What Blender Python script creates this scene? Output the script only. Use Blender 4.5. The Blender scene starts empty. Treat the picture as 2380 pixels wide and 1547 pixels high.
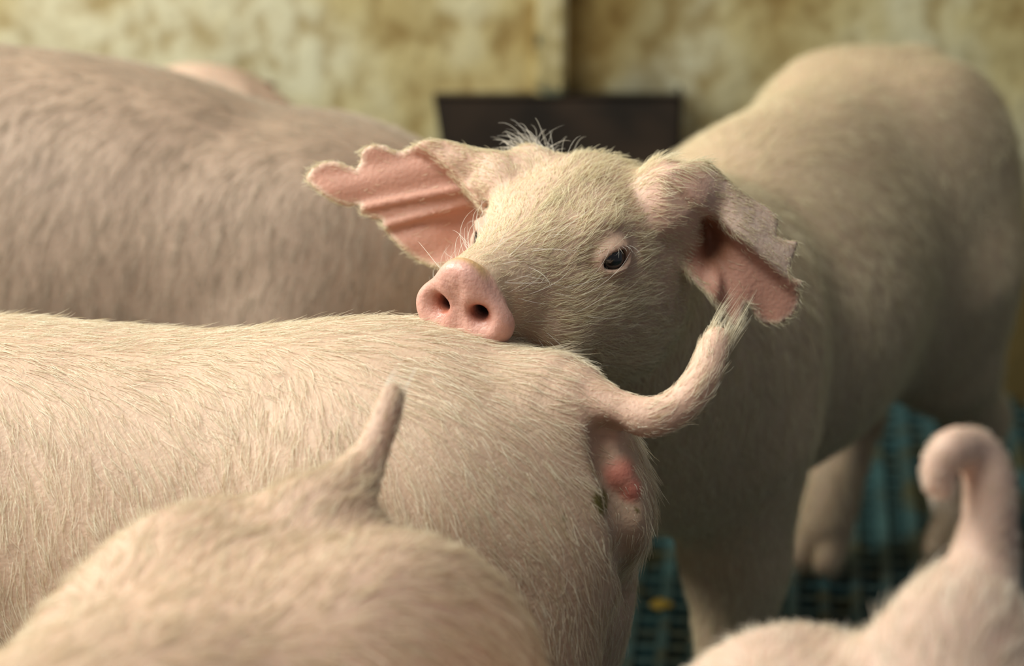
import bpy, bmesh, math, random
import numpy as np
from mathutils import Vector, Matrix
from mathutils.kdtree import KDTree

# ------------------------------------------------------------------ camera, light, exposure
FPX, CX, CY = 6600.0, 1190.0, 773.5            # focal length in pixels of the 2380x1547 frame
CAM = np.array([0.0, 0.0, 0.93]); PITCH = math.radians(20)
FW = np.array([0, math.cos(PITCH), -math.sin(PITCH)])
RT = np.array([1.0, 0, 0])
UP = np.array([0, math.sin(PITCH), math.cos(PITCH)])
sc = bpy.context.scene
cam_d = bpy.data.cameras.new('camera'); cam = bpy.data.objects.new('camera', cam_d)
sc.collection.objects.link(cam); sc.camera = cam
cam_d.sensor_width = 36; cam_d.lens = FPX / 2380 * 36
cam.location = CAM; cam.rotation_euler = (math.pi/2 - PITCH, 0, 0)
cam_d.clip_start = 0.05
cam_d.dof.use_dof = True; cam_d.dof.focus_distance = 1.485; cam_d.dof.aperture_fstop = 5.0

sc.view_settings.view_transform = 'Standard'; sc.view_settings.look = 'None'
sc.view_settings.gamma = 1.0; sc.view_settings.exposure = 0.0; sc.view_settings.use_curve_mapping = False

wd = bpy.data.worlds.new('barn_daylight'); sc.world = wd; wd.use_nodes = True
bg = wd.node_tree.nodes['Background']
bg.inputs[0].default_value = (0.88, 0.92, 1.0, 1); bg.inputs[1].default_value = 0.16

def area(name, loc, target, sx, sy, energy, col):
    l = bpy.data.lights.new(name, 'AREA'); l.shape = 'RECTANGLE'; l.size = sx; l.size_y = sy
    l.energy = energy; l.color = col
    o = bpy.data.objects.new(name, l); sc.collection.objects.link(o); o.location = loc
    o.rotation_euler = (Vector(target) - Vector(loc)).to_track_quat('-Z', 'Y').to_euler()
    return o
area('window_light', (-1.75, 1.75, 1.6), (0, 1.3, 0.35), 0.8, 0.7, 62, (1.0, 0.985, 0.88))
area('roof_light', (-0.75, 0.85, 2.0), (0.0, 1.35, 0.3), 0.9, 0.8, 32, (1.0, 0.985, 0.88))

def W(px, py, d):
    "world point at pixel (px, py) and depth d along the camera axis"
    return CAM + d * (FW + (px - CX) / FPX * RT + (CY - py) / FPX * UP)
def V(*a): return np.array(a, float)
def nrm(v): return v / max(np.linalg.norm(v), 1e-12)

# ------------------------------------------------------------------ implicit surfaces
def smin(a, b, k):
    h = np.clip(0.5 + 0.5 * (b - a) / k, 0, 1)
    return b + (a - b) * h - k * h * (1 - h)
def smax(a, b, k): return -smin(-a, -b, k)

class Ell:
    def __init__(s, c, r, R=None):
        s.c = np.asarray(c, float); s.r = np.asarray(r, float); s.R = np.eye(3) if R is None else R   # rows = axes
        s.bc, s.br = s.c, s.r.max()
    def __call__(s, P):
        q = (P - s.c) @ s.R.T
        k0 = np.sqrt(((q / s.r) ** 2).sum(-1)); k1 = np.sqrt(((q / s.r ** 2) ** 2).sum(-1))
        return k0 * (k0 - 1) / np.maximum(k1, 1e-9)
class Cone:
    def __init__(s, a, b, ra, rb):
        s.a, s.b, s.ra, s.rb = np.asarray(a, float), np.asarray(b, float), ra, rb
        s.bc = (s.a + s.b) / 2; s.br = np.linalg.norm(s.b - s.a) / 2 + max(ra, rb)
    def __call__(s, P):
        ab = s.b - s.a; t = np.clip(((P - s.a) @ ab) / (ab @ ab), 0, 1)
        return np.linalg.norm(P - s.a - t[:, None] * ab, axis=-1) - (s.ra + (s.rb - s.ra) * t)
def poly_sd(q, poly):
    d = np.full(len(q), 1e9); sgn = np.ones(len(q)); n = len(poly)
    for i in range(n):
        a = poly[i]; b = poly[i - 1]; e = b - a; w = q - a
        t = np.clip((w @ e) / (e @ e), 0, 1); r = w - t[:, None] * e
        d = np.minimum(d, (r ** 2).sum(-1))
        c1 = q[:, 1] >= a[1]; c2 = q[:, 1] < b[1]; c3 = e[0] * w[:, 1] > e[1] * w[:, 0]
        flip = (c1 & c2 & c3) | (~c1 & ~c2 & ~c3); sgn[flip] *= -1
    return sgn * np.sqrt(d)
class Sheet:
    "a curved sheet of skin: outline (u,v) in metres, relief height g(u,v), half thickness"
    def __init__(s, o, R, poly, g, th, rim=0.0012):
        s.o, s.R, s.poly, s.g, s.th, s.rim = o, R, np.asarray(poly, float), g, th, rim
        c = s.poly.mean(0); s.bc = o + c[0] * R[0] + c[1] * R[1]
        s.br = np.abs(s.poly - c).max() * 1.5 + 0.02
    def edge(s, P): return -poly_sd(((P - s.o) @ s.R.T)[:, :2], s.poly)
    def __call__(s, P):
        q = (P - s.o) @ s.R.T; uv = q[:, :2]; e = 5e-4
        g = s.g(uv); gu = (s.g(uv + [e, 0]) - g) / e; gv = (s.g(uv + [0, e]) - g) / e
        dd = poly_sd(uv, s.poly)
        th = s.th * (0.70 + 0.30 * np.clip(-dd / 0.008, 0, 1))
        a = np.abs(q[:, 2] - g) / np.sqrt(1 + gu ** 2 + gv ** 2) - th
        return smax(a, dd, 0.002)

class Body:
    def __init__(s): s.ops = []; s.flows = []
    def add(s, prim, k=0.03, flow=None):
        s.ops.append((0, prim, k)); s.flows.append((prim, flow)) if flow is not None else None; return prim
    def sub(s, prim, k=0.004): s.ops.append((1, prim, k)); return prim
    def f(s, P):
        lo, hi = P.min(0), P.max(0); d = np.full(len(P), 0.5)
        for op, pr, k in s.ops:
            q = np.clip(pr.bc, lo, hi); reach = np.linalg.norm(q - pr.bc) - pr.br
            if reach > 0.035 + k: 
                if op == 0: d = np.minimum(d, max(reach, 0.035))
                continue
            v = pr(P)
            d = smin(d, v, k) if op == 0 else smax(d, -v, k)
        return d
    def bounds(s):
        lo = np.min([p.bc - p.br for o, p, k in s.ops if o == 0], 0); hi = np.max([p.bc + p.br for o, p, k in s.ops if o == 0], 0)
        return lo - 0.012, hi + 0.012

def hit(b, px, py, d0=1.0, inset=0.0):
    ray = W(px, py, 1) - CAM; t = d0
    for _ in range(80):
        v = float(b.f((CAM + t * ray)[None])[0]); t += v * .8
        if abs(v) < 2e-4: break
    return CAM + (t + inset) * ray
def grad(f, P, e=4e-4, chunk=40000):
    G = np.zeros_like(P); K = np.array([[1, -1, -1], [-1, -1, 1], [-1, 1, -1], [1, 1, 1]], float)
    order = np.lexsort((np.floor(P[:, 0] / .05), np.floor(P[:, 1] / .05), np.floor(P[:, 2] / .05)))
    D = np.zeros(len(P))
    for i in range(0, len(P), chunk):
        ix = order[i:i + chunk]; Q = P[ix]; D[ix] = f(Q)
        for k in K: G[ix] += k * f(Q + k * e)[:, None]
    return D, G / np.maximum(np.linalg.norm(G, axis=1, keepdims=True), 1e-12)

def mesh_sdf(body, h):
    lo, hi = body.bounds(); B = 10
    nb = np.ceil((hi - lo) / (h * B)).astype(int); n = nb * B + 1
    F = np.full(n, 0.1, np.float32)
    bi = np.stack(np.meshgrid(*[np.arange(k) for k in nb], indexing='ij'), -1).reshape(-1, 3)
    cen = lo + (bi + 0.5) * B * h; R = B * h * 0.8661
    dc = np.zeros(len(cen))
    for i in range(0, len(cen), 64): dc[i:i + 64] = body.f(cen[i:i + 64])
    ax = np.stack(np.meshgrid(*[np.arange(B + 1)] * 3, indexing='ij'), -1).reshape(-1, 3)
    for b, d in zip(bi, dc):
        s = tuple(slice(k * B, k * B + B + 1) for k in b)
        if abs(d) > R * 1.25 + 0.004:
            if d < 0: F[s] = np.where(np.abs(F[s]) < 0.1, F[s], -0.1)
    for b, d in zip(bi, dc):
        if abs(d) > R * 1.25 + 0.004: continue
        s = tuple(slice(k * B, k * B + B + 1) for k in b)
        F[s] = body.f(lo + (b * B + ax) * h).reshape(B + 1, B + 1, B + 1)
    neg = F < 0
    cs = np.zeros(tuple(k - 1 for k in n), np.int8)
    for i in (0, 1):
        for j in (0, 1):
            for k in (0, 1):
                cs += neg[i:n[0]-1+i, j:n[1]-1+j, k:n[2]-1+k]
    act = (cs > 0) & (cs < 8); idx = np.argwhere(act)
    vid = np.full(act.shape, -1, np.int32); vid[act] = np.arange(len(idx))
    acc = np.zeros((len(idx), 3)); cnt = np.zeros(len(idx))
    corners = [(i, j, k) for i in (0, 1) for j in (0, 1) for k in (0, 1)]
    for a in corners:
        for axi in range(3):
            if a[axi]: continue
            b = list(a); b[axi] = 1; a_ = np.array(a); b_ = np.array(b)
            fa = F[tuple((idx + a_).T)]; fb = F[tuple((idx + b_).T)]; m = (fa < 0) != (fb < 0)
            t = np.where(m, fa / np.where(m, fa - fb, 1), 0)
            acc += np.where(m[:, None], a_ + t[:, None] * (b_ - a_), 0); cnt += m
    P = lo + (idx + acc / cnt[:, None]) * h
    quads = []
    for axi in range(3):
        u, v = [(1, 2), (2, 0), (0, 1)][axi]
        s0 = [slice(None)] * 3; s1 = [slice(None)] * 3; s0[axi] = slice(0, -1); s1[axi] = slice(1, None)
        A = neg[tuple(s0)]; Bn = neg[tuple(s1)]; e = np.argwhere(A != Bn)
        ok = (e[:, u] > 0) & (e[:, v] > 0) & (e[:, u] < n[u] - 1) & (e[:, v] < n[v] - 1); e = e[ok]
        du = np.zeros(3, int); du[u] = 1; dv = np.zeros(3, int); dv[v] = 1
        q = np.stack([vid[tuple((e - du - dv).T)], vid[tuple((e - dv).T)], vid[tuple(e.T)], vid[tuple((e - du).T)]], 1)
        inn = A[tuple(e.T)]; q[~inn] = q[~inn][:, ::-1]; quads.append(q)
    Q = np.concatenate(quads); Q = Q[(Q >= 0).all(1)]
    for _ in range(2):
        D, G = grad(body.f, P); P = P - np.clip(D, -h, h)[:, None] * G
    D, G = grad(body.f, P)
    return P, Q, G

def make_mesh(name, P, Q):
    me = bpy.data.meshes.new(name); me.vertices.add(len(P)); me.vertices.foreach_set('co', P.astype(np.float32).ravel())
    me.loops.add(Q.size); me.loops.foreach_set('vertex_index', Q.astype(np.int32).ravel())
    me.polygons.add(len(Q)); me.polygons.foreach_set('loop_start', np.arange(0, Q.size, Q.shape[1], dtype=np.int32))
    me.polygons.foreach_set('use_smooth', np.ones(len(Q), bool))
    me.update(calc_edges=True); me.validate(); return me

# ------------------------------------------------------------------ materials
def mat(name):
    m = bpy.data.materials.new(name); m.use_nodes = True; nt = m.node_tree
    return m, nt, nt.nodes['Principled BSDF']
def N(nt, t, **kw):
    n = nt.nodes.new(t)
    for k, v in kw.items():
        if k in n.inputs: n.inputs[k].default_value = v
        else: setattr(n, k, v)
    return n
def mix(nt, a, b, fac, mode='MIX'):
    m = nt.nodes.new('ShaderNodeMix'); m.data_type = 'RGBA'; m.blend_type = mode
    for sock, v in ((m.inputs['Factor'], fac), (m.inputs['A'], a), (m.inputs['B'], b)):
        if hasattr(v, 'links'): nt.links.new(v, sock)
        else: sock.default_value = v
    return m.outputs['Result']
def ramp(nt, src, stops):
    r = nt.nodes.new('ShaderNodeValToRGB'); nt.links.new(src, r.inputs[0]); el = r.color_ramp.elements
    while len(el) < len(stops): el.new(0.5)
    for e, (p, c) in zip(el, stops): e.position = p; e.color = c if len(c) == 4 else (*c, 1)
    return r.outputs[0]

def skin_material():
    m, nt, b = mat('pig_skin'); L = nt.links.new
    col = nt.nodes.new('ShaderNodeAttribute'); col.attribute_name = 'tone'
    geo = N(nt, 'ShaderNodeTexCoord')
    n1 = N(nt, 'ShaderNodeTexNoise', Scale=28.0, Detail=4.0); L(geo.outputs['Object'], n1.inputs['Vector'])
    n2 = N(nt, 'ShaderNodeTexNoise', Scale=420.0, Detail=3.0); L(geo.outputs['Object'], n2.inputs['Vector'])
    c1 = mix(nt, col.outputs['Color'], ramp(nt, n1.outputs[0], [(0.3, (0.82, 0.76, 0.72)), (0.7, (1.08, 1.04, 1.0))]), 0.7, 'MULTIPLY')
    L(c1, b.inputs['Base Color'])
    wet = nt.nodes.new('ShaderNodeAttribute'); wet.attribute_name = 'wet'
    mr = N(nt, 'ShaderNodeMapRange'); mr.inputs['To Min'].default_value = 0.62; mr.inputs['To Max'].default_value = 0.42
    L(wet.outputs['Fac'], mr.inputs['Value']); L(mr.outputs[0], b.inputs['Roughness'])
    b.inputs['Subsurface Weight'].default_value = 0.25
    b.inputs['Subsurface Radius'].default_value = (1.0, 0.35, 0.2); b.inputs['Subsurface Scale'].default_value = 0.006
    bp = N(nt, 'ShaderNodeBump', Strength=0.6, Distance=0.0009); L(n2.outputs[0], bp.inputs['Height']); L(bp.outputs[0], b.inputs['Normal'])
    return m
SKIN = skin_material()

def fur_material(name, ca, cb):
    m, nt, b = mat(name); L = nt.links.new
    hi = nt.nodes.new('ShaderNodeHairInfo')
    c = ramp(nt, hi.outputs['Random'], [(0, ca), (1, cb)])
    L(c, b.inputs['Base Color']); b.inputs['Roughness'].default_value = 0.45; b.inputs['Specular IOR Level'].default_value = 0.35
    tr = N(nt, 'ShaderNodeBsdfTranslucent'); L(c, tr.inputs[0])
    mx = N(nt, 'ShaderNodeMixShader'); mx.inputs[0].default_value = 0.3
    L(b.outputs[0], mx.inputs[1]); L(tr.outputs[0], mx.inputs[2])
    L(mx.outputs[0], nt.nodes['Material Output'].inputs[0]); return m
FUR = fur_material('pale_bristle', (0.57, 0.47, 0.31), (0.92, 0.87, 0.72))
FUR_HEAD = fur_material('cream_bristle', (0.66, 0.57, 0.37), (0.94, 0.88, 0.68))
FUR_TAN = fur_material('tan_bristle', (0.52, 0.40, 0.26), (0.86, 0.78, 0.62))
FUR_DULL = fur_material('shaded_bristle', (0.36, 0.29, 0.22), (0.54, 0.46, 0.37))  # darker coat for the back-left pig: its shade is put into the colour
FUR_PALE = fur_material('ivory_bristle', (0.64, 0.52, 0.37), (0.92, 0.88, 0.78))
FUR_WHITE = fur_material('white_bristle', (0.75, 0.70, 0.60), (0.93, 0.90, 0.84))

# ------------------------------------------------------------------ helpers for things
def tag(o, label=None, cat=None, group=None, kind=None):
    for k, v in (('label', label), ('category', cat), ('group', group), ('kind', kind)):
        if v: o[k] = v
    return o
def obj(name, data, parent=None, m=None):
    o = bpy.data.objects.new(name, data); sc.collection.objects.link(o)
    if parent: o.parent = parent
    if m is not None and hasattr(data, 'materials'): data.materials.append(m)
    return o

rng = np.random.default_rng(5)
def vnoise(P, scale, seed=0):
    "cheap smooth vector noise"
    r = np.random.default_rng(seed); out = np.zeros((len(P), 3))
    for i in range(6):
        k = r.normal(size=(3, 3)) * scale; ph = r.uniform(0, 6.28, 3); out += np.sin(P @ k + ph)
    return out / 2.5

def project_px(P):
    q = P - CAM; d = q @ FW
    return CX + FPX * (q @ RT) / d, CY - FPX * (q @ UP) / d, d

def flow_field(body, P, Nn, frame):
    "direction the coat lies in at each point"
    o, X, Y, Z = frame
    T = np.zeros_like(P); Wt = np.full(len(P), 1e-6)
    side = 1 - np.clip(Nn @ Z, 0, 1)
    side = np.sqrt(np.clip(1 - np.clip(Nn @ Z, 0, 1) ** 2, 0, 1)); tor = -0.36 * X + (-1.5 * side[:, None] ** 1.3) * Z
    for pr, fl in body.flows:
        d = np.concatenate([pr(P[i:i + 50000]) for i in range(0, len(P), 50000)])
        w = np.exp(-np.clip(d, 0, 1) / 0.008)
        if isinstance(fl, str): v = tor
        elif callable(fl): v = fl(P, Nn)
        else: v = np.broadcast_to(fl, P.shape)
        T += w[:, None] * v; Wt += w
    T = T / Wt[:, None]; T -= (T * Nn).sum(1, keepdims=True) * Nn
    return T / np.maximum(np.linalg.norm(T, axis=1, keepdims=True), 1e-6)

def make_fur(name, body, me_data, frame, n, length, rad, parent, m, density=None, lift=0.22, clump=0.5, messy=0.22, lscale=None, seed=1, see=True, npts=6):
    P, Q, G = me_data; r = np.random.default_rng(seed)
    a, b, c, d = (P[Q[:, i]] for i in range(4)); area_ = np.linalg.norm(np.cross(c - a, d - b), axis=1) / 2
    cen = (a + b + c + d) / 4; nq = G[Q[:, 0]]
    w = area_.copy()
    view = CAM - cen; view /= np.linalg.norm(view, axis=1, keepdims=True); fc = (view * nq).sum(1)
    px, py, dd = project_px(cen)
    out = np.maximum.reduce([-300 - px, px - 2700, -250 - py, py - 1800, np.zeros(len(px))])
    w *= (0.22 + 0.78 * np.exp(-out / 700)) * (0.2 + 0.8 * np.clip((fc + .7) / .5, 0, 1)); n = int(n * 1.25)
    if density is not None: w *= density(cen, nq)
    w /= w.sum(); qi = r.choice(len(Q), n, p=w)
    u, v = r.random((2, n, 1)); R0 = (a[qi] * (1-u) + b[qi] * u) * (1-v) + (d[qi] * (1-u) + c[qi] * u) * v
    n0 = G[Q[qi, 0]] * (1-u) * (1-v) + G[Q[qi, 1]] * u * (1-v) + G[Q[qi, 2]] * u * v + G[Q[qi, 3]] * (1-u) * v
    n0 /= np.linalg.norm(n0, axis=1, keepdims=True)
    T = flow_field(body, R0, n0, frame)
    sc_n = vnoise(R0, 45, seed) * messy * 0.7 + vnoise(R0, 160, seed + 1) * messy * 0.5 + r.normal(size=(n, 3)) * messy * 0.8
    T = T + sc_n; T -= (T * n0).sum(1, keepdims=True) * n0; T /= np.linalg.norm(T, axis=1, keepdims=True)
    Ln = length * r.uniform(0.55, 1.25, n)
    if lscale is not None: Ln = Ln * lscale(R0, n0)
    lf = lift * r.uniform(0.3, 1.6, n); bend = r.normal(size=(n, 3)) * 0.12
    s = np.linspace(0, 1, npts)
    pts = R0[:, None] + (T[:, None] * s[None, :, None] + n0[:, None] * (lf[:, None] * (s - 0.55 * s ** 2))[..., None] + bend[:, None] * (s ** 2)[None, :, None]) * Ln[:, None, None] - n0[:, None] * 0.0004
    if clump > 0:
        nc = max(8, n // 8); ci = r.choice(n, nc, replace=False); kd = KDTree(nc)
        for i, k in enumerate(ci): kd.insert(R0[k], i)
        kd.balance(); near = np.array([kd.find(p)[1] for p in R0]); cl = pts[ci[near]]
        wt = clump * r.uniform(0.3, 1.0, n); off = cl - pts
        far = np.linalg.norm(R0 - R0[ci[near]], axis=1); wt = np.where(far < 0.008, wt, 0)
        pts = pts + off * (wt[:, None] * (s ** 1.6)[None])[..., None]
    # keep the coat outside the skin
    flat = pts[:, 2:].reshape(-1, 3)
    dv = np.concatenate([body.f(flat[i:i + 30000]) for i in range(0, len(flat), 30000)]) if see else None
    if see:
        push = np.clip(0.0006 - dv, 0, 0.006).reshape(n, -1, 1); pts[:, 2:] += n0[:, None] * push
    hc = bpy.data.hair_curves.new(name); hc.add_curves([npts] * n)
    hc.points.foreach_set('position', pts.astype(np.float32).ravel())
    rr = (rad * r.uniform(0.6, 1.3, n))[:, None] * np.array([1.0, 1, .92, .8, .6, .25] if npts == 6 else np.linspace(1, .3, npts))[None]
    hc.points.foreach_set('radius', rr.astype(np.float32).ravel())
    hc.materials.append(m)
    o = obj(name, hc, parent); tag(o, kind='stuff'); return o

# ------------------------------------------------------------------ pigs
CREAM = V(0.56, 0.42, 0.33); PINK = V(0.66, 0.36, 0.31)

def torso(b, fr, s=1.0, wide=1.0, legs=None, belly=1.0, ham=1.0, zo=lambda x: 0.0, waist=None, sh=1.0, shz=(.265, .125), cr=(.335, .075), bz=1.0):
    w3 = waist or (wide, wide, wide)
    o, X, Y, Z = fr; R = np.array([X, Y, Z])
    def L(x, y, z): return o + s * (x * X + y * Y + z * Z)
    E = lambda c, r, k=0.05: b.add(Ell(L(c[0], c[1], c[2] + zo(c[0])), np.array(r) * s, R), k, 'torso')
    bo = .128 * (1 - bz)
    E((-0.02, 0, 0.285 + bo), (0.24, 0.108 * w3[0], 0.128 * bz))
    E((0.08 if waist is None else .03, 0, 0.275 - .01 * belly + bo), (0.17 if waist is None else .13, 0.108 * w3[1], 0.125 * bz))
    E((-0.10, 0, 0.268), (0.14, 0.105 * w3[2], 0.118))
    for sg in (1, -1):
        E((-0.205, 0.052 * sg * ham, 0.275), (0.105, 0.062 * ham, 0.125), 0.035)
        E((0.19, 0.04 * sg * sh, shz[0]), (0.085, 0.062 * sh, shz[1]), 0.045)
    E((-0.20, 0, cr[0]), (0.12, cr[1], 0.075), 0.04)
    E((0.22, 0, 0.32), (0.10, 0.075, 0.08), 0.04)
    dn = V(0, 0, -1)
    for key, (x, y) in dict(fl=(0.19, 1), fr=(0.19, -1), hl=(-0.22, 1), hr=(-0.22, -1)).items():
        fx, fy = (legs or {}).get(key, (0, 0))
        y *= 0.068 * (sh if key[0] == 'f' else ham)
        if key[0] == 'f':
            b.add(Cone(L(x, y * .9, .24), L(x - .005 + fx * .4, y, .155), .055 * s, .034 * s), .03, dn)
            b.add(Cone(L(x - .005 + fx * .4, y, .155), L(x + fx * .8, y + fy, .06), .033 * s, .021 * s), .015, dn)
            b.add(Cone(L(x + fx * .8, y + fy, .06), L(x + .012 + fx, y + fy, .022), .021 * s, .022 * s), .01, dn)
        else:
            b.add(Cone(L(x + .03, y * .9, .24), L(x + .01 + fx * .3, y, .165), .06 * s, .038 * s), .03, dn)
            b.add(Cone(L(x + .01 + fx * .3, y, .165), L(x - .045 + fx * .7, y + fy, .105), .036 * s, .023 * s), .015, dn)
            b.add(Cone(L(x - .045 + fx * .7, y + fy, .105), L(x - .02 + fx, y + fy, .03), .022 * s, .021 * s), .012, dn)
        hx = x + (.012 if key[0] == 'f' else -.02) + fx
        for t in (-1, 1):
            b.add(Cone(L(hx + .01, y + fy + .010 * t, .02), L(hx + .022, y + fy + .011 * t, .0105), .012 * s, .0100 * s), .004, dn)
    return L

def plain_head(b, L, s, fr, droop=0.0, turn=0.0, dz=0.0):
    o, X, Y, Z = fr
    h0 = L(0.27, 0, 0.315 + dz); hd = nrm(math.cos(turn) * X + math.sin(turn) * Y - droop * Z); hy = nrm(np.cross(Z, hd)); hz = np.cross(hd, hy)
    R = np.array([hd, hy, hz]); H = lambda x, y, z: h0 + s * (x * hd + y * hy + z * hz)
    b.add(Cone(L(.2, 0, .3 + dz * .5), H(.05, 0, 0), .10 * s, .075 * s), .04, 'torso')
    b.add(Ell(H(.10, 0, .0), V(.065, .058, .06) * s, R), .03, -hd)
    for g in (1, -1): b.add(Ell(H(.095, .03 * g, -.025), V(.05, .03, .04) * s, R), .02, -hd)
    b.add(Cone(H(.13, 0, -.012), H(.205, 0, -.03), .042 * s, .026 * s), .025, -hd)
    b.add(Ell(H(.225, 0, -.03), V(.010, .029, .025) * s, R), .006, -hd)
    for g in (1, -1):
        b.sub(Cone(H(.24, .011 * g, -.03), H(.222, .011 * g, -.03), .006 * s, .004 * s), .003)
        ax = nrm(.35 * hd + g * .75 * hy - .25 * hz); az = nrm(np.cross(ax, hd)); ay = np.cross(az, ax)
        b.add(Ell(H(.085, .07 * g, .045), V(.06, .038, .006) * s, np.array([ax, ay, az])), .012, ax)
    return [H(.13, .043 * g, .018) for g in (1, -1)], R

def tail(b, pts, radii, k=0.012):
    for i in range(len(pts) - 1):
        b.add(Cone(pts[i], pts[i + 1], radii[i], radii[i + 1]), k if i else 0.03, nrm(pts[i + 1] - pts[i]))
def spline(pts, n):
    "Catmull-Rom through the points (each row xyz + radius)"
    P = np.asarray(pts, float); P = np.vstack([2 * P[0] - P[1], P, 2 * P[-1] - P[-2]]); out = []
    for i in range(1, len(P) - 2):
        for t in np.linspace(0, 1, n, endpoint=False):
            a, b_, c, d = P[i - 1:i + 3]
            out.append(.5 * (2 * b_ + (c - a) * t + (2 * a - 5 * b_ + 4 * c - d) * t * t + (3 * b_ - a - 3 * c + d) * t ** 3))
    out.append(P[-2]); return np.array(out)
def tail_px(b, rows, n=4, k=0.003):
    "rows: px, py, depth, radius"
    S = spline([[*W(r[0], r[1], r[2]), r[3]] for r in rows], n)
    tail(b, S[:, :3], S[:, 3], k); return S

def frame(x, y, heading):
    h = nrm(V(heading[0], heading[1], 0)); return (V(x, y, 0), h, V(-h[1], h[0], 0), V(0, 0, 1))

BODIES = []
def finish(name, b, h, tone, wet, label, fr):
    md = mesh_sdf(b, h); P, Q, G = md
    BODIES.append((label, b, P)); root = obj(name, None); root.location = fr[0]; tag(root, label, 'pig', 'pigs crowded in the pen')
    bpy.context.view_layer.update()
    me = make_mesh('body', P - fr[0], Q)
    cols = np.ones((len(P), 4)); cols[:, :3] = tone(P, G)
    at = me.attributes.new('tone', 'FLOAT_COLOR', 'POINT'); at.data.foreach_set('color', cols.astype(np.float32).ravel())
    w = np.zeros(len(P)) if wet is None else wet(P, G)
    at = me.attributes.new('wet', 'FLOAT', 'POINT'); at.data.foreach_set('value', w.astype(np.float32))
    body = obj('body', me, root, SKIN)
    print(name, len(P), 'verts')
    return root, body, md
def shift(o, fr):
    o.location = -Vector(fr[0]); return o
def eyes(root, fr, pos, r):
    for p in pos:
        me = bpy.data.meshes.new('eye'); bm = bmesh.new(); bmesh.ops.create_uvsphere(bm, u_segments=32, v_segments=20, radius=r)
        for f in bm.faces: f.smooth = True
        bm.to_mesh(me); bm.free(); o = obj('eye', me, root, EYE); o.location = Vector(p - fr[0])
EYE, _nt, _b = mat('dark_wet_eye'); _b.inputs['Base Color'].default_value = (0.012, 0.010, 0.009, 1); _b.inputs['Roughness'].default_value = 0.06
_b.inputs['Coat Weight'].default_value = 0.6

def plain_tone(base):
    def f(P, G):
        nz = vnoise(P, 14, 3)[:, :1] * 0.05
        return np.clip(base * (1 + nz), 0, 1)
    return f
def smooth01(x): x = np.clip(x, 0, 1); return x * x * (3 - 2 * x)
def near(P, c, r, soft): return 1 - smooth01((np.linalg.norm(P - c, axis=1) - r) / soft)
def blend(c, col, w): return c * (1 - w[:, None]) + np.asarray(col) * w[:, None]

def tail_ls(T, far=.4): return lambda R0, n0: np.where(np.min([np.linalg.norm(R0 - t, axis=1) for t in T[8:, :3]], 0) < .028, far, 1.0)
# ---- pig A: the one whose back crosses the frame
def build_resting_back_pig():
    fr = frame(-0.247, 1.418, (-0.965, 0.22)); b = Body()
    L = torso(b, fr, 1.0, legs=dict(hl=(.05, 0), hr=(.05, 0)), zo=lambda x: .002)
    b.add(Ell(L(-.19, 0, .349), V(.125, .074, .076), np.array([fr[1], fr[2], fr[3]])), .04, 'torso'); ey, _ = plain_head(b, L, 1.0, fr, 0.35)
    T = tail_px(b, [(1300, 930, 1.45, .020), (1385, 948, 1.44, .0135), (1450, 965, 1.435, .0102), (1525, 968, 1.43, .0090), (1588, 935, 1.43, .0082), (1630, 882, 1.43, .0076), (1652, 830, 1.435, .0072), (1668, 785, 1.44, .0060)], 4)
    # cleft below the tail
    q1 = [hit(b, x, y, 1.2) for x, y in ((1408, 1015), (1425, 1060), (1440, 1110), (1452, 1180), (1460, 1290), (1455, 1400))]
    for u, v in zip(q1[:-1], q1[1:]): b.sub(Cone(u, v, .0045, .0045), .016)
    vul = hit(b, 1436, 1098, 1.2); v2 = hit(b, 1466, 1136, 1.2)
    b.add(Cone(vul, v2, .0058, .0022), .006, V(0, 0, -1))
    b.add(Cone(hit(b, 1418, 1035, 1.2), vul, .003, .004), .008, V(0, 0, -1))
    smear = hit(b, 1395, 1168, 1.2)
    def tone(P, G):
        c = plain_tone(V(.54, .395, .295))(P, G)
        d = np.min([np.linalg.norm(P - t, axis=1) for t in T[::2, :3]], 0)
        c = blend(c, (.66, .46, .36), 1 - smooth01((d - .012) / .02))
        c = blend(c, (.60, .22, .17), np.maximum(near(P, vul, .006, .006), near(P, v2, .004, .005)))
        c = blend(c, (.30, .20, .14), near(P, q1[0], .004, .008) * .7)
        for px, py, rr in ((1395, 1160, 4.5), (1400, 1180, 3), (1308, 1204, 1.2), (1480, 1182, 1)):
            X, Yp, d_ = project_px(P); e = np.hypot(X - px, (Yp - py) * .7) * .22
            c = blend(c, (.14, .12, .02), (1 - smooth01((e - rr * .6) / (rr * .5))) * (d_ < 1.5) * (P[:, 0] > -.2))
        st = (vnoise(P, 300, 9)[:, 0] > 1.0) & (d < .014)
        c = blend(c, (.36, .22, .08), st * .6)
        return c
    root, body, md = finish('pig', b, 0.0025, tone, None, 'pale pig seen from the side whose back the looking pig rests its snout on', fr)
    eyes(root, fr, ey, .011)
    def ls(R0, n0):
        dT = np.min([np.linalg.norm(R0 - t, axis=1) for t in T[::2, :3]], 0)
        return np.where(dT < .025, .62, 1.0) * (1 - .6 * np.max([near(R0, q, .012, .02) for q in q1], 0))
    shift(make_fur('fur', b, md, fr, 48000, .0165, .00011, root, FUR, density=lambda C, n_: (1 - .85 * near(C, smear, .0035, .004)) * (1 - .9 * np.max([near(C, q, .006, .012) for q in q1[:4]], 0)), lscale=ls, clump=.7, messy=.24, lift=.15, seed=11), fr)
    # tuft at the tail tip
    tuft(b, root, fr, T, 170, .019, .00008, FUR)
    return root

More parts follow.
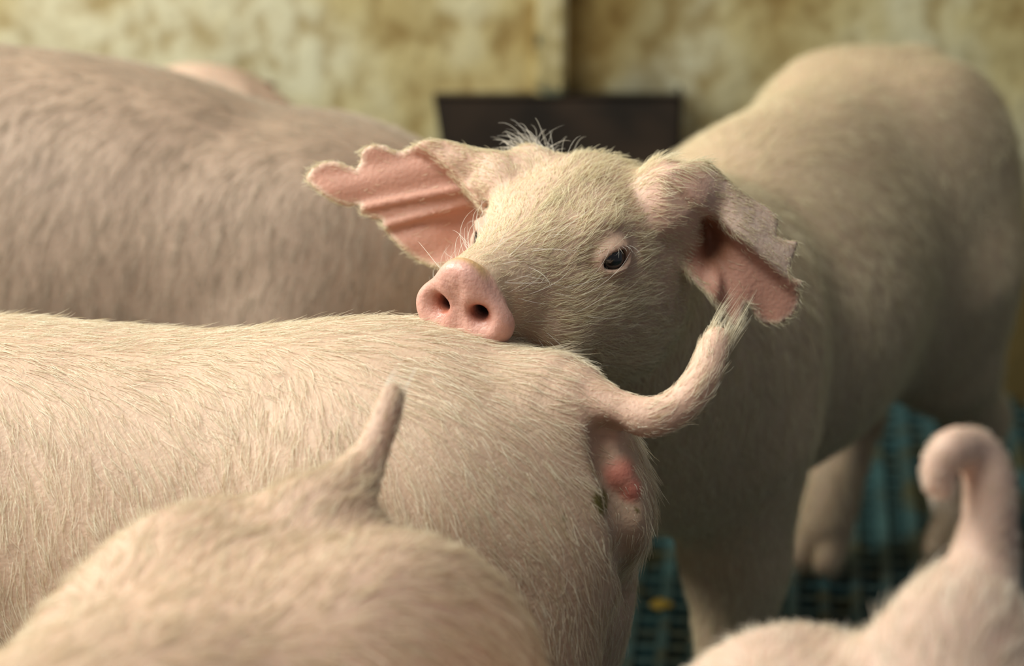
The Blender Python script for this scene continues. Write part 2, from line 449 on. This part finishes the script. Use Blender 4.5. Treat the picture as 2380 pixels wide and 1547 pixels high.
def tuft(b, root, fr, T, n, L0=.02, rad=.00009, m=None, seed=3):
    r = np.random.default_rng(seed); S = T[-7:]; npts = 6; pts = np.zeros((n, npts, 3)); s = np.linspace(0, 1, npts)
    tend = nrm(T[-1, :3] - T[-3, :3]); bendto = nrm(tend + .75 * RT)
    for i in range(n):
        j = r.integers(0, len(S)); t = S[j]; dr = r.normal(size=3); dr -= dr @ tend * tend; dr = nrm(dr)
        p0 = t[:3] + dr * t[3] * .85; L_ = L0 * r.uniform(.6, 1.2)
        pts[i] = p0 + (tend * s[:, None] + dr * .22 * s[:, None] * (1 - .9 * s[:, None]) + bendto * .5 * (s[:, None] ** 2) + r.normal(size=3) * .05 * s[:, None] ** 2) * L_
    hc = bpy.data.hair_curves.new('tail_tuft'); hc.add_curves([npts] * n); hc.points.foreach_set('position', pts.astype(np.float32).ravel())
    hc.points.foreach_set('radius', (np.ones((n, 1)) * rad * np.array([[1, 1, .9, .8, .6, .3]])).astype(np.float32).ravel())
    hc.materials.append(m or FUR_WHITE); o = obj('tail_tuft', hc, root); tag(o, kind='stuff'); shift(o, fr)

def fold_s(x, y): return ((y - 470) * 235 - (x - 1625) * 200) / 308.6
def curl_y(x): return 338 + 135 * np.clip((x - 950) / 165.0, 0, 1.3) ** 1.7
class Body_down:
    "same surface, hairs hang down and outward (eyelashes)"
    def __init__(s, b): s.f = b.f; s.flows = [(b.ops[0][1], None)]; s.flows = [(Ell(HO, (1, 1, 1)), -HZ + .5 * HX)]
# ---- pig B: the one looking at us
HO = W(1281, 570, 1.54)
def cam_vec(r, u, t): return r * RT + u * UP - t * FW
HX = nrm(cam_vec(-.516, -.326, .789)); HY = cam_vec(.855, -.157, .494); HY = nrm(HY - HY @ HX * HX); HZ = nrm(np.cross(HX, HY))
HR = np.array([HX, HY, HZ])
def H(x, y, z): return HO + .001 * (x * HX + y * HY + z * HZ)

class Disc:
    "rounded snout disc"
    def __init__(s): s.bc = H(90, 0, 0); s.br = .04
    def __call__(s, P):
        q = (P - HO) @ HR.T * 1000
        ca, sa = math.cos(.13), math.sin(.13); y, z = q[:, 1] * ca - (q[:, 2]) * sa, q[:, 1] * sa + q[:, 2] * ca
        d2 = np.hypot(y, z - 8) - 14.4
        for g in (1, -1): d2 = smin(d2, np.hypot(y - 14.6 * g + .6, z + 10.5) - 14.0, 15)
        d2 = smin(d2, np.hypot(y, z + 13) - 12, 8)
        x0 = 90 + .10 * z - .0075 * y * y * .6
        ax = np.abs(q[:, 0] - x0) - 8.0
        return smax(d2, ax, 8.0) * .001

def build_looking_pig():
    fr = frame(0.183, 1.885, (-0.46, -0.888)); b = Body()
    L = torso(b, fr, 1.0, waist=(.78, .96, .72), sh=.78, bz=.88, shz=(.305, .090), ham=.94, zo=lambda x: -.012, legs=dict(fl=(-.01, .0), hr=(.085, .052), hl=(.02, .012)))
    up = HZ; back = -HX
    def hf(P, Nn):            # face coat: swept back and out from the muzzle, up over the forehead
        q = (P - HO) @ HR.T
        return back + 0.25 * np.sign(q[:, 1:2]) * HY + .5 * np.clip(q[:, 2:3] * 12, -1, 1) * up
    A = lambda pr, k, f=hf: b.add(pr, k, f)
    # neck
    b.add(Cone(L(.20, 0, .31), H(-75, -10, -28), .098, .048), .05, 'torso')
    b.add(Cone(L(.24, 0, .27), H(-50, -6, -60), .070, .042), .04, 'torso')
    mm = lambda *a: V(*a) * .001
    A(Ell(H(-42, -2, -12), mm(50, 48, 50), HR), .012)
    A(Ell(H(-6, 0, 2), mm(42, 34, 27), HR), .020)
    for g in (1, -1):
        A(Ell(H(-8, 27 * g, 5), mm(26, 17, 18), HR), .012)
        A(Ell(H(-34, 25 * g, -36), mm(44, 26, 40), HR), .020)
        A(Ell(H(10, 24 * g, -32), mm(42, 17, 22), HR), .020)
    A(Cone(H(0, 0, -14), H(74, 0, -2), .036, .0215), .018)
    A(Cone(H(-10, 0, -42), H(62, 0, -20), .033, .013), .014)
    disc = Disc(); A(disc, .0035)
    # nostrils
    for g in (1, -1):
        b.sub(Ell(H(99.5, 13.6 * g - .6, -5.5 - 1.5 * g), mm(8.5, 7.6, 7.2), HR), .006)
        b.sub(Cone(H(97, 11.6 * g, -5 - 1.5 * g), H(80, 9 * g, -4), .0052, .0035), .002)
    b.sub(Ell(H(99.5, 0, -6), mm(3.0, 2.2, 9), HR), .008)
    # mouth line
    b.sub(Cone(H(80, 17, -31), H(18, 35, -48), .0022, .0016), .004)
    b.sub(Cone(H(80, -17, -31), H(18, -35, -48), .0022, .0016), .004)
    # groove behind the disc and wrinkle
    b.sub(Cone(H(78, 22, 8), H(72, 24, -16), .003, .002), .006)
    # eyes
    EP = [H(3, 37.0 * g, 0) for g in (1, -1)]
    for g, e in zip((1, -1), EP):
        fwd = .42 if g > 0 else .8; od = nrm(fwd * HX + g * HY + (.08 if g > 0 else .3) * HZ); a1 = nrm(HX - g * fwd * HY - .16 * HZ); a1 = nrm(a1 - a1 @ od * od); a3 = np.cross(a1, od)
        RR = np.array([a1, od, a3])
        b.sub(Ell(e + .007 * od + .003 * HZ, mm(17, 7, 13), RR), .008)
        A(Ell(e, mm(13.4, 12.2, 12.0), RR), .005)
        b.sub(Ell(e + .010 * od, mm(9.3, 9, 5.0), RR), .0015)
        b.sub(Ell(e, mm(9.1, 9.1, 9.1), RR), .0006)
        for rr_ in (16.5, 21.5):
            arc = [e + .001 * (rr_ * math.cos(t) * a1 + rr_ * .86 * math.sin(t) * a3 * np.sign(a3 @ HZ) + (7.5 - (rr_ - 16.5) * .5) * od) for t in np.radians(np.arange(15, 166, 25))]
            for u, v in zip(arc[:-1], arc[1:]): b.sub(Cone(u, v, .0011, .0011), .004)
    # ---- ears (curved sheets), planes set by the camera-facing directions of the real ears
    pxm = lambda x, y, d, c: ((x - c[0]) * d / FPX, (c[1] - y) * d / FPX)
    d1 = 1.575; c1 = (1140, 470); o1 = W(c1[0], c1[1], d1); R1 = np.array([RT, UP, -FW])
    out1 = [(1235, 400), (1180, 368), (1130, 350), (1080, 336), (1040, 326), (1000, 321), (975, 327), (950, 339), (928, 347), (910, 343), (893, 333), (866, 329), (842, 338), (834, 352), (834, 372), (822, 386), (800, 377), (772, 368), (742, 372), (716, 388), (702, 412), (722, 432), (748, 452), (776, 468), (802, 476), (832, 474), (832, 492), (856, 504), (882, 507), (884, 522), (905, 550), (936, 580), (975, 608), (1020, 625), (1080, 615), (1150, 600), (1230, 540)]
    p1 = [pxm(x, y, d1, c1) for x, y in out1]
    def g1(uv):
        x = uv[:, 0] / d1 * FPX + c1[0]; y = c1[1] - uv[:, 1] / d1 * FPX
        t = (1180 - x) / 480.0                                  # 0 at root, 1 at tip
        g = -.012 - .010 * np.clip(t, 0, 1.2)
        ys = curl_y(x); g += (.013 - .004 * np.clip(t, 0, 1)) * (1 - smooth01((y - ys + 18) / 40.0)) * smooth01((x - 930) / 60)   # curled upper part
        for x0, y0, sl, hh in ((830, 480, -.19, .0017), (886, 522, -.28, .0020)):                       # pleats running in from the notches
            yy = y0 + sl * (x - x0); fade = smooth01((x - x0 + 20) / 30) * smooth01((1150 - x) / 120)
            g += hh * fade * np.exp(-((y - yy) / 9.0) ** 2) - .0018 * fade * smooth01((y - yy) / 14.0)
        g += .0007 * np.sin((y + (x - 1180) * .22) / 13.0) * smooth01((t + .1) / .4)
        g -= .012 * np.exp(-(((x - 1090) / 70.0) ** 2 + ((y - 530) / 60.0) ** 2))
        return g
    earf = lambda P, Nn: np.broadcast_to(cam_vec(-.95, .15, 0), P.shape)
    ear1 = b.add(Sheet(o1, R1, p1, g1, .0023), .006, earf)
    b.add(Cone(H(-40, -40, 18), W(1165, 420, 1.575), .022, .012), .012, earf)
    d2 = 1.55; c2 = (1640, 540); o2 = W(c2[0], c2[1], d2)
    R2 = np.array([RT, UP, -FW])
    out2 = [(1535, 430), (1560, 400), (1600, 384), (1640, 379), (1664, 396), (1700, 425), (1745, 458), (1790, 484), (1810, 500), (1814, 525), (1806, 545), (1830, 556), (1860, 560), (1852, 585), (1842, 612), (1838, 636), (1856, 645), (1877, 655), (1862, 668), (1866, 686), (1866, 706), (1850, 735), (1818, 754), (1790, 756), (1765, 742), (1748, 712), (1738, 706), (1733, 728), (1718, 765), (1700, 758), (1670, 720), (1640, 680), (1600, 640), (1560, 560)]
    p2 = [pxm(x, y, d2, c2) for x, y in out2]
    def g2(uv):
        x = uv[:, 0] / d2 * FPX + c2[0]; y = c2[1] - uv[:, 1] / d2 * FPX
        # fold line from (1630,440) to (1850,650)
        t = ((x - 1625) * 235 + (y - 470) * 200) / (235 ** 2 + 200 ** 2)
        s_ = ((y - 470) * 235 - (x - 1625) * 200) / math.hypot(235, 200)     # + below the fold, px
        g = -.006 - .010 * np.clip(t, -.5, 1.3)
        ridge = .017 * (1 - .62 * np.clip(t, 0, 1))
        g += ridge * (1 - smooth01((s_ + 12) / 38.0)) * (1 - .55 * smooth01((-s_ - 10) / 70.0))
        g -= .016 * np.exp(-(((x - 1655) / 38.0) ** 2 + ((y - 545) / 75.0) ** 2))
        g += .006 * np.exp(-(((x - 1665) / 18.0) ** 2 + ((y - 665) / 50.0) ** 2))
        g += .0015 * np.sin(x / 16.0) * smooth01((s_ - 40) / 60)
        return g
    earf2 = lambda P, Nn: np.broadcast_to(cam_vec(.8, -.5, 0), P.shape)
    ear2 = b.add(Sheet(o2, R2, p2, g2, .0023), .006, earf2)
    b.add(Cone(H(-52, 44, 22), W(1598, 440, 1.55), .018, .011), .012, earf2)
    b.add(Cone(H(-52, 46, 10), W(1590, 540, 1.56), .018, .008), .012, hf)
    tail(b, [L(-.29, 0, .36), L(-.33, .01, .35), L(-.35, .03, .31), L(-.34, .03, .28)], [.022, .012, .009, .006])
    dfr = W(1560, 800, 1.55)
    def tone(P, G):
        q = (P - HO) @ HR.T * 1000
        c = plain_tone(V(.52, .39, .275))(P, G)
        c = blend(c, (.58, .42, .33), near(P, H(-20, 0, 0), .06, .05) * .7)
        dd = disc(P) * 1000; mk = (1 - smooth01((dd - .3) / 1.5)) * smooth01((q[:, 0] - 76) / 6)
        c = blend(c, (.68, .40, .34), mk)
        rim = mk * smooth01((q[:, 2] - 10) / 8) * (1 - smooth01((q[:, 0] - 90) / 6)); c = blend(c, (.58, .38, .16), rim * .8)
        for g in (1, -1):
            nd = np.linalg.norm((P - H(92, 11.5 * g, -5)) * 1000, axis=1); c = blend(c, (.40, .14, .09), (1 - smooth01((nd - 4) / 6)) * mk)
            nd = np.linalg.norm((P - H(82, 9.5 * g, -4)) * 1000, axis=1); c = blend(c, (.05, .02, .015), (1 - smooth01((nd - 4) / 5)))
        for e in EP:
            c = blend(c, (.46, .31, .24), near(P, e, .012, .010) * .7)
        for ear, o, dp, cc in ((ear1, o1, d1, c1), (ear2, o2, d2, c2)):
            w = np.zeros(len(P)); m = np.linalg.norm(P - ear.bc, axis=1) < ear.br + .02
            if m.any():
                w[m] = 1 - smooth01((ear(P[m]) - .0005) / .004)
            facing = smooth01((G @ -FW + .15) / .4)
            c = blend(c, (.52, .27, .205), w * facing * .95)
            c = blend(c, (.68, .46, .38), w * (1 - facing))
            if m.any():
                rimw = np.zeros(len(P)); rimw[m] = 1 - smooth01((ear.edge(P[m]) - .0008) / .003); c = blend(c, (.72, .58, .47), rimw * w * .8)
        X_, Y_, _ = project_px(P); strip = (1 - smooth01((fold_s(X_, Y_) + 2) / 10)) * smooth01((X_ - 1635) / 20) * (np.linalg.norm(P - ear2.bc, axis=1) < .06) * (1 - smooth01((Y_ - 640) / 15)) * (G @ -FW > 0)
        c = blend(c, (.64, .50, .42), strip)
        curl = (1 - smooth01((Y_ - curl_y(X_)) / 14)) * smooth01((X_ - 950) / 50) * (np.linalg.norm(P - ear1.bc, axis=1) < .075) * (G @ -FW > 0); c = blend(c, (.62, .44, .34), curl * .8)
        c = blend(c, (.66, .44, .36), near(P, W(1590, 460, 1.53), .016, .022) * .8)
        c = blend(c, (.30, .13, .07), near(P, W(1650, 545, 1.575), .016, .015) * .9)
        c = blend(c, (.42, .27, .10), near(P, W(1392, 612, 1.53), .002, .005) * .7)
        return c
    def wet(P, G):
        q = (P - HO) @ HR.T * 1000
        return (1 - smooth01((disc(P) * 1000 - .3) / 1.5)) * smooth01((q[:, 0] - 78) / 6)
    root, body, md = finish('pig', b, 0.0020, tone, wet, 'pig facing us with dark eyes, pink snout resting on the back of another pig', fr)
    eyes(root, fr, EP, .0090)
    def dens(C, n_):
        q = (C - HO) @ HR.T * 1000
        w = np.where((disc(C) < .0008) & (q[:, 0] > 76), .0, 1.0)
        hd = np.linalg.norm(q + [30, 0, 0], axis=1) < 95; w = np.where(hd & (w > 0), 2.6, w)
        for e in EP: w *= smooth01((np.linalg.norm(C - e, axis=1) - .0115) / .006)
        for ear in (ear1, ear2):
            m = np.linalg.norm(C - ear.bc, axis=1) < ear.br; iw = np.zeros(len(C))
            if m.any(): iw[m] = 1 - smooth01((ear(C[m]) - .0005) / .004)
            inner = iw * (n_ @ -FW > .25)
            if m.any():
                rimw = np.zeros(len(C)); ed = ear.edge(C[m]); rimw[m] = 1 - smooth01((ed - .001) / .004)
                inner = inner * (1 - rimw)
                w = w * (1 + 2.5 * rimw * iw)
            pxx, pyy, _ = project_px(C)
            if ear is ear1: inner = inner * (1 - .8 * smooth01((pxx - 950) / 40) * (1 - smooth01((pyy - curl_y(pxx)) / 14)))
            if ear is ear2: inner = inner * (1 - (1 - smooth01((fold_s(pxx, pyy) - 2) / 10)) * smooth01((pxx - 1635) / 20) * (1 - smooth01((pyy - 640) / 15)))
            w = w * (1 - .95 * inner)
        w *= 1 - .6 * near(C, W(1590, 460, 1.53), .014, .02)
        w *= 1 - .95 * near(C, W(1650, 545, 1.575), .016, .012)
        return w
    def ls(R0, n0):
        q = (R0 - HO) @ HR.T * 1000
        s = np.where(q[:, 0] > 50, .55, 1.0)
        s = np.where(np.linalg.norm(R0 - ear1.bc, axis=1) < ear1.br * .72, .45, s); s = np.where(np.linalg.norm(R0 - ear2.bc, axis=1) < ear2.br * .62, .45, s)
        return s
    shift(make_fur('fur', b, md, fr, 76000, .013, .00011, root, FUR_HEAD, density=dens, lscale=ls, clump=.5, messy=.32, lift=.28, seed=21), fr)
    def lash(C, n_):
        w = np.zeros(len(C))
        for e in EP:
            q = (C - e) @ HR.T * 1000; w += ((np.linalg.norm(q, axis=1) < 14.5) & (np.linalg.norm(q, axis=1) > 11) & (q[:, 2] > 4) & (q[:, 2] < 8.5) & (np.abs(q[:, 0]) < 9))
        return w + 1e-9
    lo_ = make_fur('eyelashes', Body_down(b), md, fr, 14, .0070, .00006, root, FUR_WHITE, density=lash, clump=0, messy=.25, lift=.9, seed=9, see=False); shift(lo_, fr)
    # long crest hairs between the ears and whiskers round the muzzle
    def crest(C, n_):
        q = (C - HO) @ HR.T * 1000
        return np.exp(-((q[:, 0] + 52) / 12) ** 2 - ((q[:, 1] + 40) / 13) ** 2) * (q[:, 2] > 12)
    shift(make_fur('crest_hair', b, md, fr, 80, .016, .00008, root, FUR_WHITE, density=crest, clump=.3, messy=.5, lift=1.1, seed=5), fr)
    def whisk(C, n_):
        q = (C - HO) @ HR.T * 1000
        return ((q[:, 0] > 30) & (q[:, 0] < 80) & (disc(C) > .001)) * (1.0 + (q[:, 1] < -8) * 2)
    shift(make_fur('whiskers', b, md, fr, 120, .022, .00008, root, FUR_WHITE, density=whisk, clump=.0, messy=.5, lift=1.1, seed=6), fr)
    return root

# ---- pig C
def build_front_left_pig():
    fr = frame(-0.194, 0.927, (-0.42, -0.908)); b = Body()
    L = torso(b, fr, 1.06, wide=.9, ham=.90, cr=(.318, .10)); ey, _ = plain_head(b, L, 1.08, fr, 0.5)
    T = tail_px(b, [(745, 1205, 1.28, .019), (812, 1130, 1.30, .0125), (858, 1060, 1.31, .0075), (890, 985, 1.315, .0060), (912, 915, 1.32, .0050)], 4)
    root, body, md = finish('pig', b, 0.004, plain_tone(V(.52, .365, .28)), None, 'pale pig at the bottom left with its rump and upright thin tail in front', fr)
    eyes(root, fr, ey, .011)
    shift(make_fur('fur', b, md, fr, 26000, .018, .00015, root, FUR_TAN, lscale=tail_ls(T), clump=.85, messy=.22, lift=.2, seed=31), fr)
    tuft(b, root, fr, T, 90, .010); return root

# ---- pig D
def build_front_right_pig():
    fr = frame(0.068, 0.806, (-0.38, -0.925)); b = Body()
    L = torso(b, fr, 1.05, wide=.9, ham=.95, cr=(.316, .10)); ey, _ = plain_head(b, L, 1.08, fr, 0.5)
    T = tail_px(b, [(2225, 1500, 1.13, .030), (2245, 1430, 1.14, .0215), (2283, 1330, 1.15, .0140), (2300, 1220, 1.15, .0105), (2300, 1120, 1.15, .0092), (2270, 1050, 1.15, .0080), (2215, 1042, 1.14, .0070), (2184, 1085, 1.14, .0060), (2182, 1135, 1.14, .0045)], 5)
    root, body, md = finish('pig', b, 0.004, plain_tone(V(.56, .40, .325)), None, 'pale pig at the bottom right with a thick tail curling to a hook', fr)
    eyes(root, fr, ey, .011)
    shift(make_fur('fur', b, md, fr, 24000, .015, .00014, root, FUR_PALE, lscale=tail_ls(T, .25), clump=.6, messy=.22, lift=.2, seed=41), fr)
    tuft(b, root, fr, T, 120, .007); return root

# ---- pig E
def build_back_left_pig():
    fr = frame(-0.335, 1.905, (0.96, -0.22)); b = Body()
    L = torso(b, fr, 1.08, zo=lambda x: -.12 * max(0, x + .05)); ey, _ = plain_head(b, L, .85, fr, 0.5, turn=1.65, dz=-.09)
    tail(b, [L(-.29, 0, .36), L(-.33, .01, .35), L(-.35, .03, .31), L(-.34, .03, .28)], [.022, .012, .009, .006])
    root, body, md = finish('pig', b, 0.004, plain_tone(V(.34, .25, .19)), None, 'shaded brownish pink pig standing at the left along the yellowed wall', fr)  # skin tone darkened as well, dim light at the back painted in
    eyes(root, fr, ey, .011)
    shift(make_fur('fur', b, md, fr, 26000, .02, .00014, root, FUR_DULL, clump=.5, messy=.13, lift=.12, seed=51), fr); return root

def build_hidden_pig():
    fr = frame(-0.512, 2.185, (0.999, 0.0)); b = Body()
    L = torso(b, fr, 0.80); ey, _ = plain_head(b, L, .80, fr, 0.1, dz=.064)
    tail(b, [L(-.29, 0, .36), L(-.33, .01, .35), L(-.35, .03, .31)], [.02, .011, .007])
    root, body, md = finish('pig', b, 0.006, plain_tone(V(.60, .44, .35)), None, 'pig nearest the wall, only a pale strip of it showing above the shaded pig', fr)
    eyes(root, fr, ey, .01); return root

# ------------------------------------------------------------------ the pen
def box_bm(bm, x0, x1, y0, y1, z0, z1, M=None):
    r = bmesh.ops.create_cube(bm, size=1.0)
    bmesh.ops.scale(bm, vec=(x1 - x0, y1 - y0, z1 - z0), verts=r['verts'])
    bmesh.ops.translate(bm, vec=((x0 + x1) / 2, (y0 + y1) / 2, (z0 + z1) / 2), verts=r['verts'])
    if M is not None: bmesh.ops.transform(bm, matrix=M, verts=r['verts'])
    return r['verts']
def bm_obj(name, bm, m, parent=None, bevel=0):
    if bevel: bmesh.ops.bevel(bm, geom=bm.edges[:], offset=bevel, segments=2, affect='EDGES', clamp_overlap=True)
    me = bpy.data.meshes.new(name); bm.to_mesh(me); bm.free(); return obj(name, me, parent, m)

def wall_material():
    m, nt, b = mat('stained_plaster'); L = nt.links.new
    tc = N(nt, 'ShaderNodeTexCoord'); v = tc.outputs['Object']
    mp = N(nt, 'ShaderNodeMapping'); mp.inputs['Scale'].default_value = (1, 1, .8); L(v, mp.inputs[0])
    n1 = N(nt, 'ShaderNodeTexNoise', Scale=7.0, Detail=3.0, Roughness=0.5); L(mp.outputs[0], n1.inputs['Vector'])
    n2 = N(nt, 'ShaderNodeTexNoise', Scale=42.0, Detail=4.0, Roughness=0.6); L(mp.outputs[0], n2.inputs['Vector'])
    c = ramp(nt, n1.outputs[0], [(0.34, (0.40, 0.29, 0.10)), (0.48, (0.56, 0.48, 0.24)), (0.62, (0.70, 0.68, 0.48))])
    c2 = ramp(nt, n2.outputs[0], [(0.36, (0.50, 0.38, 0.20)), (0.54, (1, 1, 1))])
    c = mix(nt, c, c2, 0.75, 'MULTIPLY')
    # splashed dung, thicker low on the wall
    sp = N(nt, 'ShaderNodeSeparateXYZ'); L(v, sp.inputs[0])
    n3 = N(nt, 'ShaderNodeTexNoise', Scale=9.0, Detail=5.0); L(v, n3.inputs['Vector'])
    ad = N(nt, 'ShaderNodeMath', operation='MULTIPLY_ADD'); L(n3.outputs[0], ad.inputs[0]); ad.inputs[1].default_value = -0.35; L(sp.outputs['Z'], ad.inputs[2])
    low = ramp(nt, ad.outputs[0], [(0.0, (1, 1, 1)), (0.13, (0, 0, 0))])
    c = mix(nt, c, (0.16, 0.11, 0.03, 1), low)
    L(c, b.inputs['Base Color']); b.inputs['Roughness'].default_value = 0.8
    bp = N(nt, 'ShaderNodeBump', Strength=0.6, Distance=0.004); L(n2.outputs[0], bp.inputs['Height']); L(bp.outputs[0], b.inputs['Normal'])
    return m
WALL = wall_material()

def build_pen():
    yb = 2.36
    bm = bmesh.new(); box_bm(bm, -1.6, .048, yb, yb + .12, -.02, 1.5); tag(bm_obj('wall_back_left', bm, WALL), kind='structure')
    bm = bmesh.new(); box_bm(bm, .048, 1.9, yb + .03, yb + .15, -.02, 1.5); tag(bm_obj('wall_back_right', bm, WALL), kind='structure')
    # pillar strip with grey paint flakes
    m, nt, b = mat('flaked_plaster'); tc = N(nt, 'ShaderNodeTexCoord'); n = N(nt, 'ShaderNodeTexNoise', Scale=30.0, Detail=4.0); nt.links.new(tc.outputs['Object'], n.inputs['Vector'])
    nt.links.new(ramp(nt, n.outputs[0], [(0.40, (0.10, 0.11, 0.07)), (0.46, (0.40, 0.33, 0.15)), (0.60, (0.60, 0.54, 0.32))]), b.inputs['Base Color']); b.inputs['Roughness'].default_value = .8
    bm = bmesh.new(); box_bm(bm, .020, .046, yb - .012, yb + .05, -.02, 1.5); tag(bm_obj('trim_pillar', bm, m, bevel=.004), kind='structure')
    # slatted floor
    m, nt, b = mat('teal_slat_plastic'); tc = N(nt, 'ShaderNodeTexCoord'); n = N(nt, 'ShaderNodeTexNoise', Scale=22.0, Detail=4.0); nt.links.new(tc.outputs['Object'], n.inputs['Vector'])
    nt.links.new(ramp(nt, n.outputs[0], [(0.35, (0.07, 0.07, 0.035)), (0.5, (0.035, 0.09, 0.098)), (0.75, (0.05, 0.135, 0.145))]), b.inputs['Base Color']); b.inputs['Roughness'].default_value = .5
    bm = bmesh.new(); a = math.radians(5.4); M = Matrix.Rotation(-a, 4, 'Z')
    for i in range(-44, 52): box_bm(bm, i * .024, i * .024 + .0085, .1, 2.6, -.022, 0, M)
    for j in range(0, 108): box_bm(bm, -1.07, 1.26, .1 + j * .0235, .1 + j * .0235 + .008, -.022, -.003, M)
    tag(bm_obj('floor', bm, m), kind='structure')
    m, nt, b = mat('dark_slurry'); b.inputs['Base Color'].default_value = (.012, .010, .007, 1); b.inputs['Roughness'].default_value = .9
    bm = bmesh.new(); box_bm(bm, -1.6, 1.9, -.3, 2.36, -.32, -.30); tag(bm_obj('floor_pit', bm, m), kind='structure')
    # dark metal feeder on the wall
    m, nt, b = mat('rusty_dark_metal'); tc = N(nt, 'ShaderNodeTexCoord'); n = N(nt, 'ShaderNodeTexNoise', Scale=14.0, Detail=4.0); nt.links.new(tc.outputs['Object'], n.inputs['Vector'])
    nt.links.new(ramp(nt, n.outputs[0], [(0.4, (0.012, 0.009, 0.007)), (0.7, (0.045, 0.028, 0.018))]), b.inputs['Base Color']); b.inputs['Roughness'].default_value = .55
    d = 2.425; A_ = W(1008, 222, d); B_ = W(1580, 214, d); fy = A_[1]; zt = A_[2]
    root = obj('feed_trough', None); root.location = (0, 0, 0); tag(root, 'dark rusty metal feed trough mounted against the yellowed wall', 'trough')
    def panel(name, pts, th, mt):
        bm = bmesh.new(); vs = [bm.verts.new(p) for p in pts]; f = bm.faces.new(vs)
        bm.normal_update(); r = bmesh.ops.extrude_face_region(bm, geom=[f]); nn = f.normal.copy()
        bmesh.ops.translate(bm, vec=nn * th, verts=[e for e in r['geom'] if isinstance(e, bmesh.types.BMVert)])
        bmesh.ops.recalc_face_normals(bm, faces=bm.faces[:]); return bm_obj(name, bm, mt, root, bevel=.0012)
    x0, x1 = A_[0], B_[0]
    panel('front_panel', [(x0, fy, zt), (x1, fy, zt), (x1 - .004, fy + .0, .07), (x0 + .03, fy, .07)], .004, m)
    panel('side_panel', [(x0, fy, zt), (x0, 2.36, zt), (x0 + .03, 2.36, .07), (x0 + .03, fy, .07)], .003, m)
    panel('side_panel', [(x1, fy, zt), (x1, 2.385, zt), (x1 - .004, 2.385, .07), (x1 - .004, fy, .07)], .003, m)
    panel('lid', [(x0, fy - .004, zt), (x1, fy - .004, zt), (x1, 2.36, zt), (x0, 2.36, zt)], .004, m)
    # yellow scrap of feed on the slats
    m, nt, b = mat('yellow_feed'); b.inputs['Base Color'].default_value = (.45, .30, .03, 1)
    bm = bmesh.new(); bmesh.ops.create_icosphere(bm, subdivisions=2, radius=.008)
    for v in bm.verts: v.co *= random.Random(v.index).uniform(.75, 1.2); v.co.z *= .4
    o = bm_obj('feed_scrap', bm, m); p = CAM; ray = W(1535, 1412, 1) - CAM; o.location = CAM + ray * (-CAM[2] / ray[2]); o.location.z = .003
    tag(o, 'small yellow scrap of feed lying on the teal slats', 'feed scrap')

build_pen()
random.seed(2)
build_resting_back_pig()
build_looking_pig()
build_front_left_pig()
build_front_right_pig()
build_back_left_pig()
build_hidden_pig()
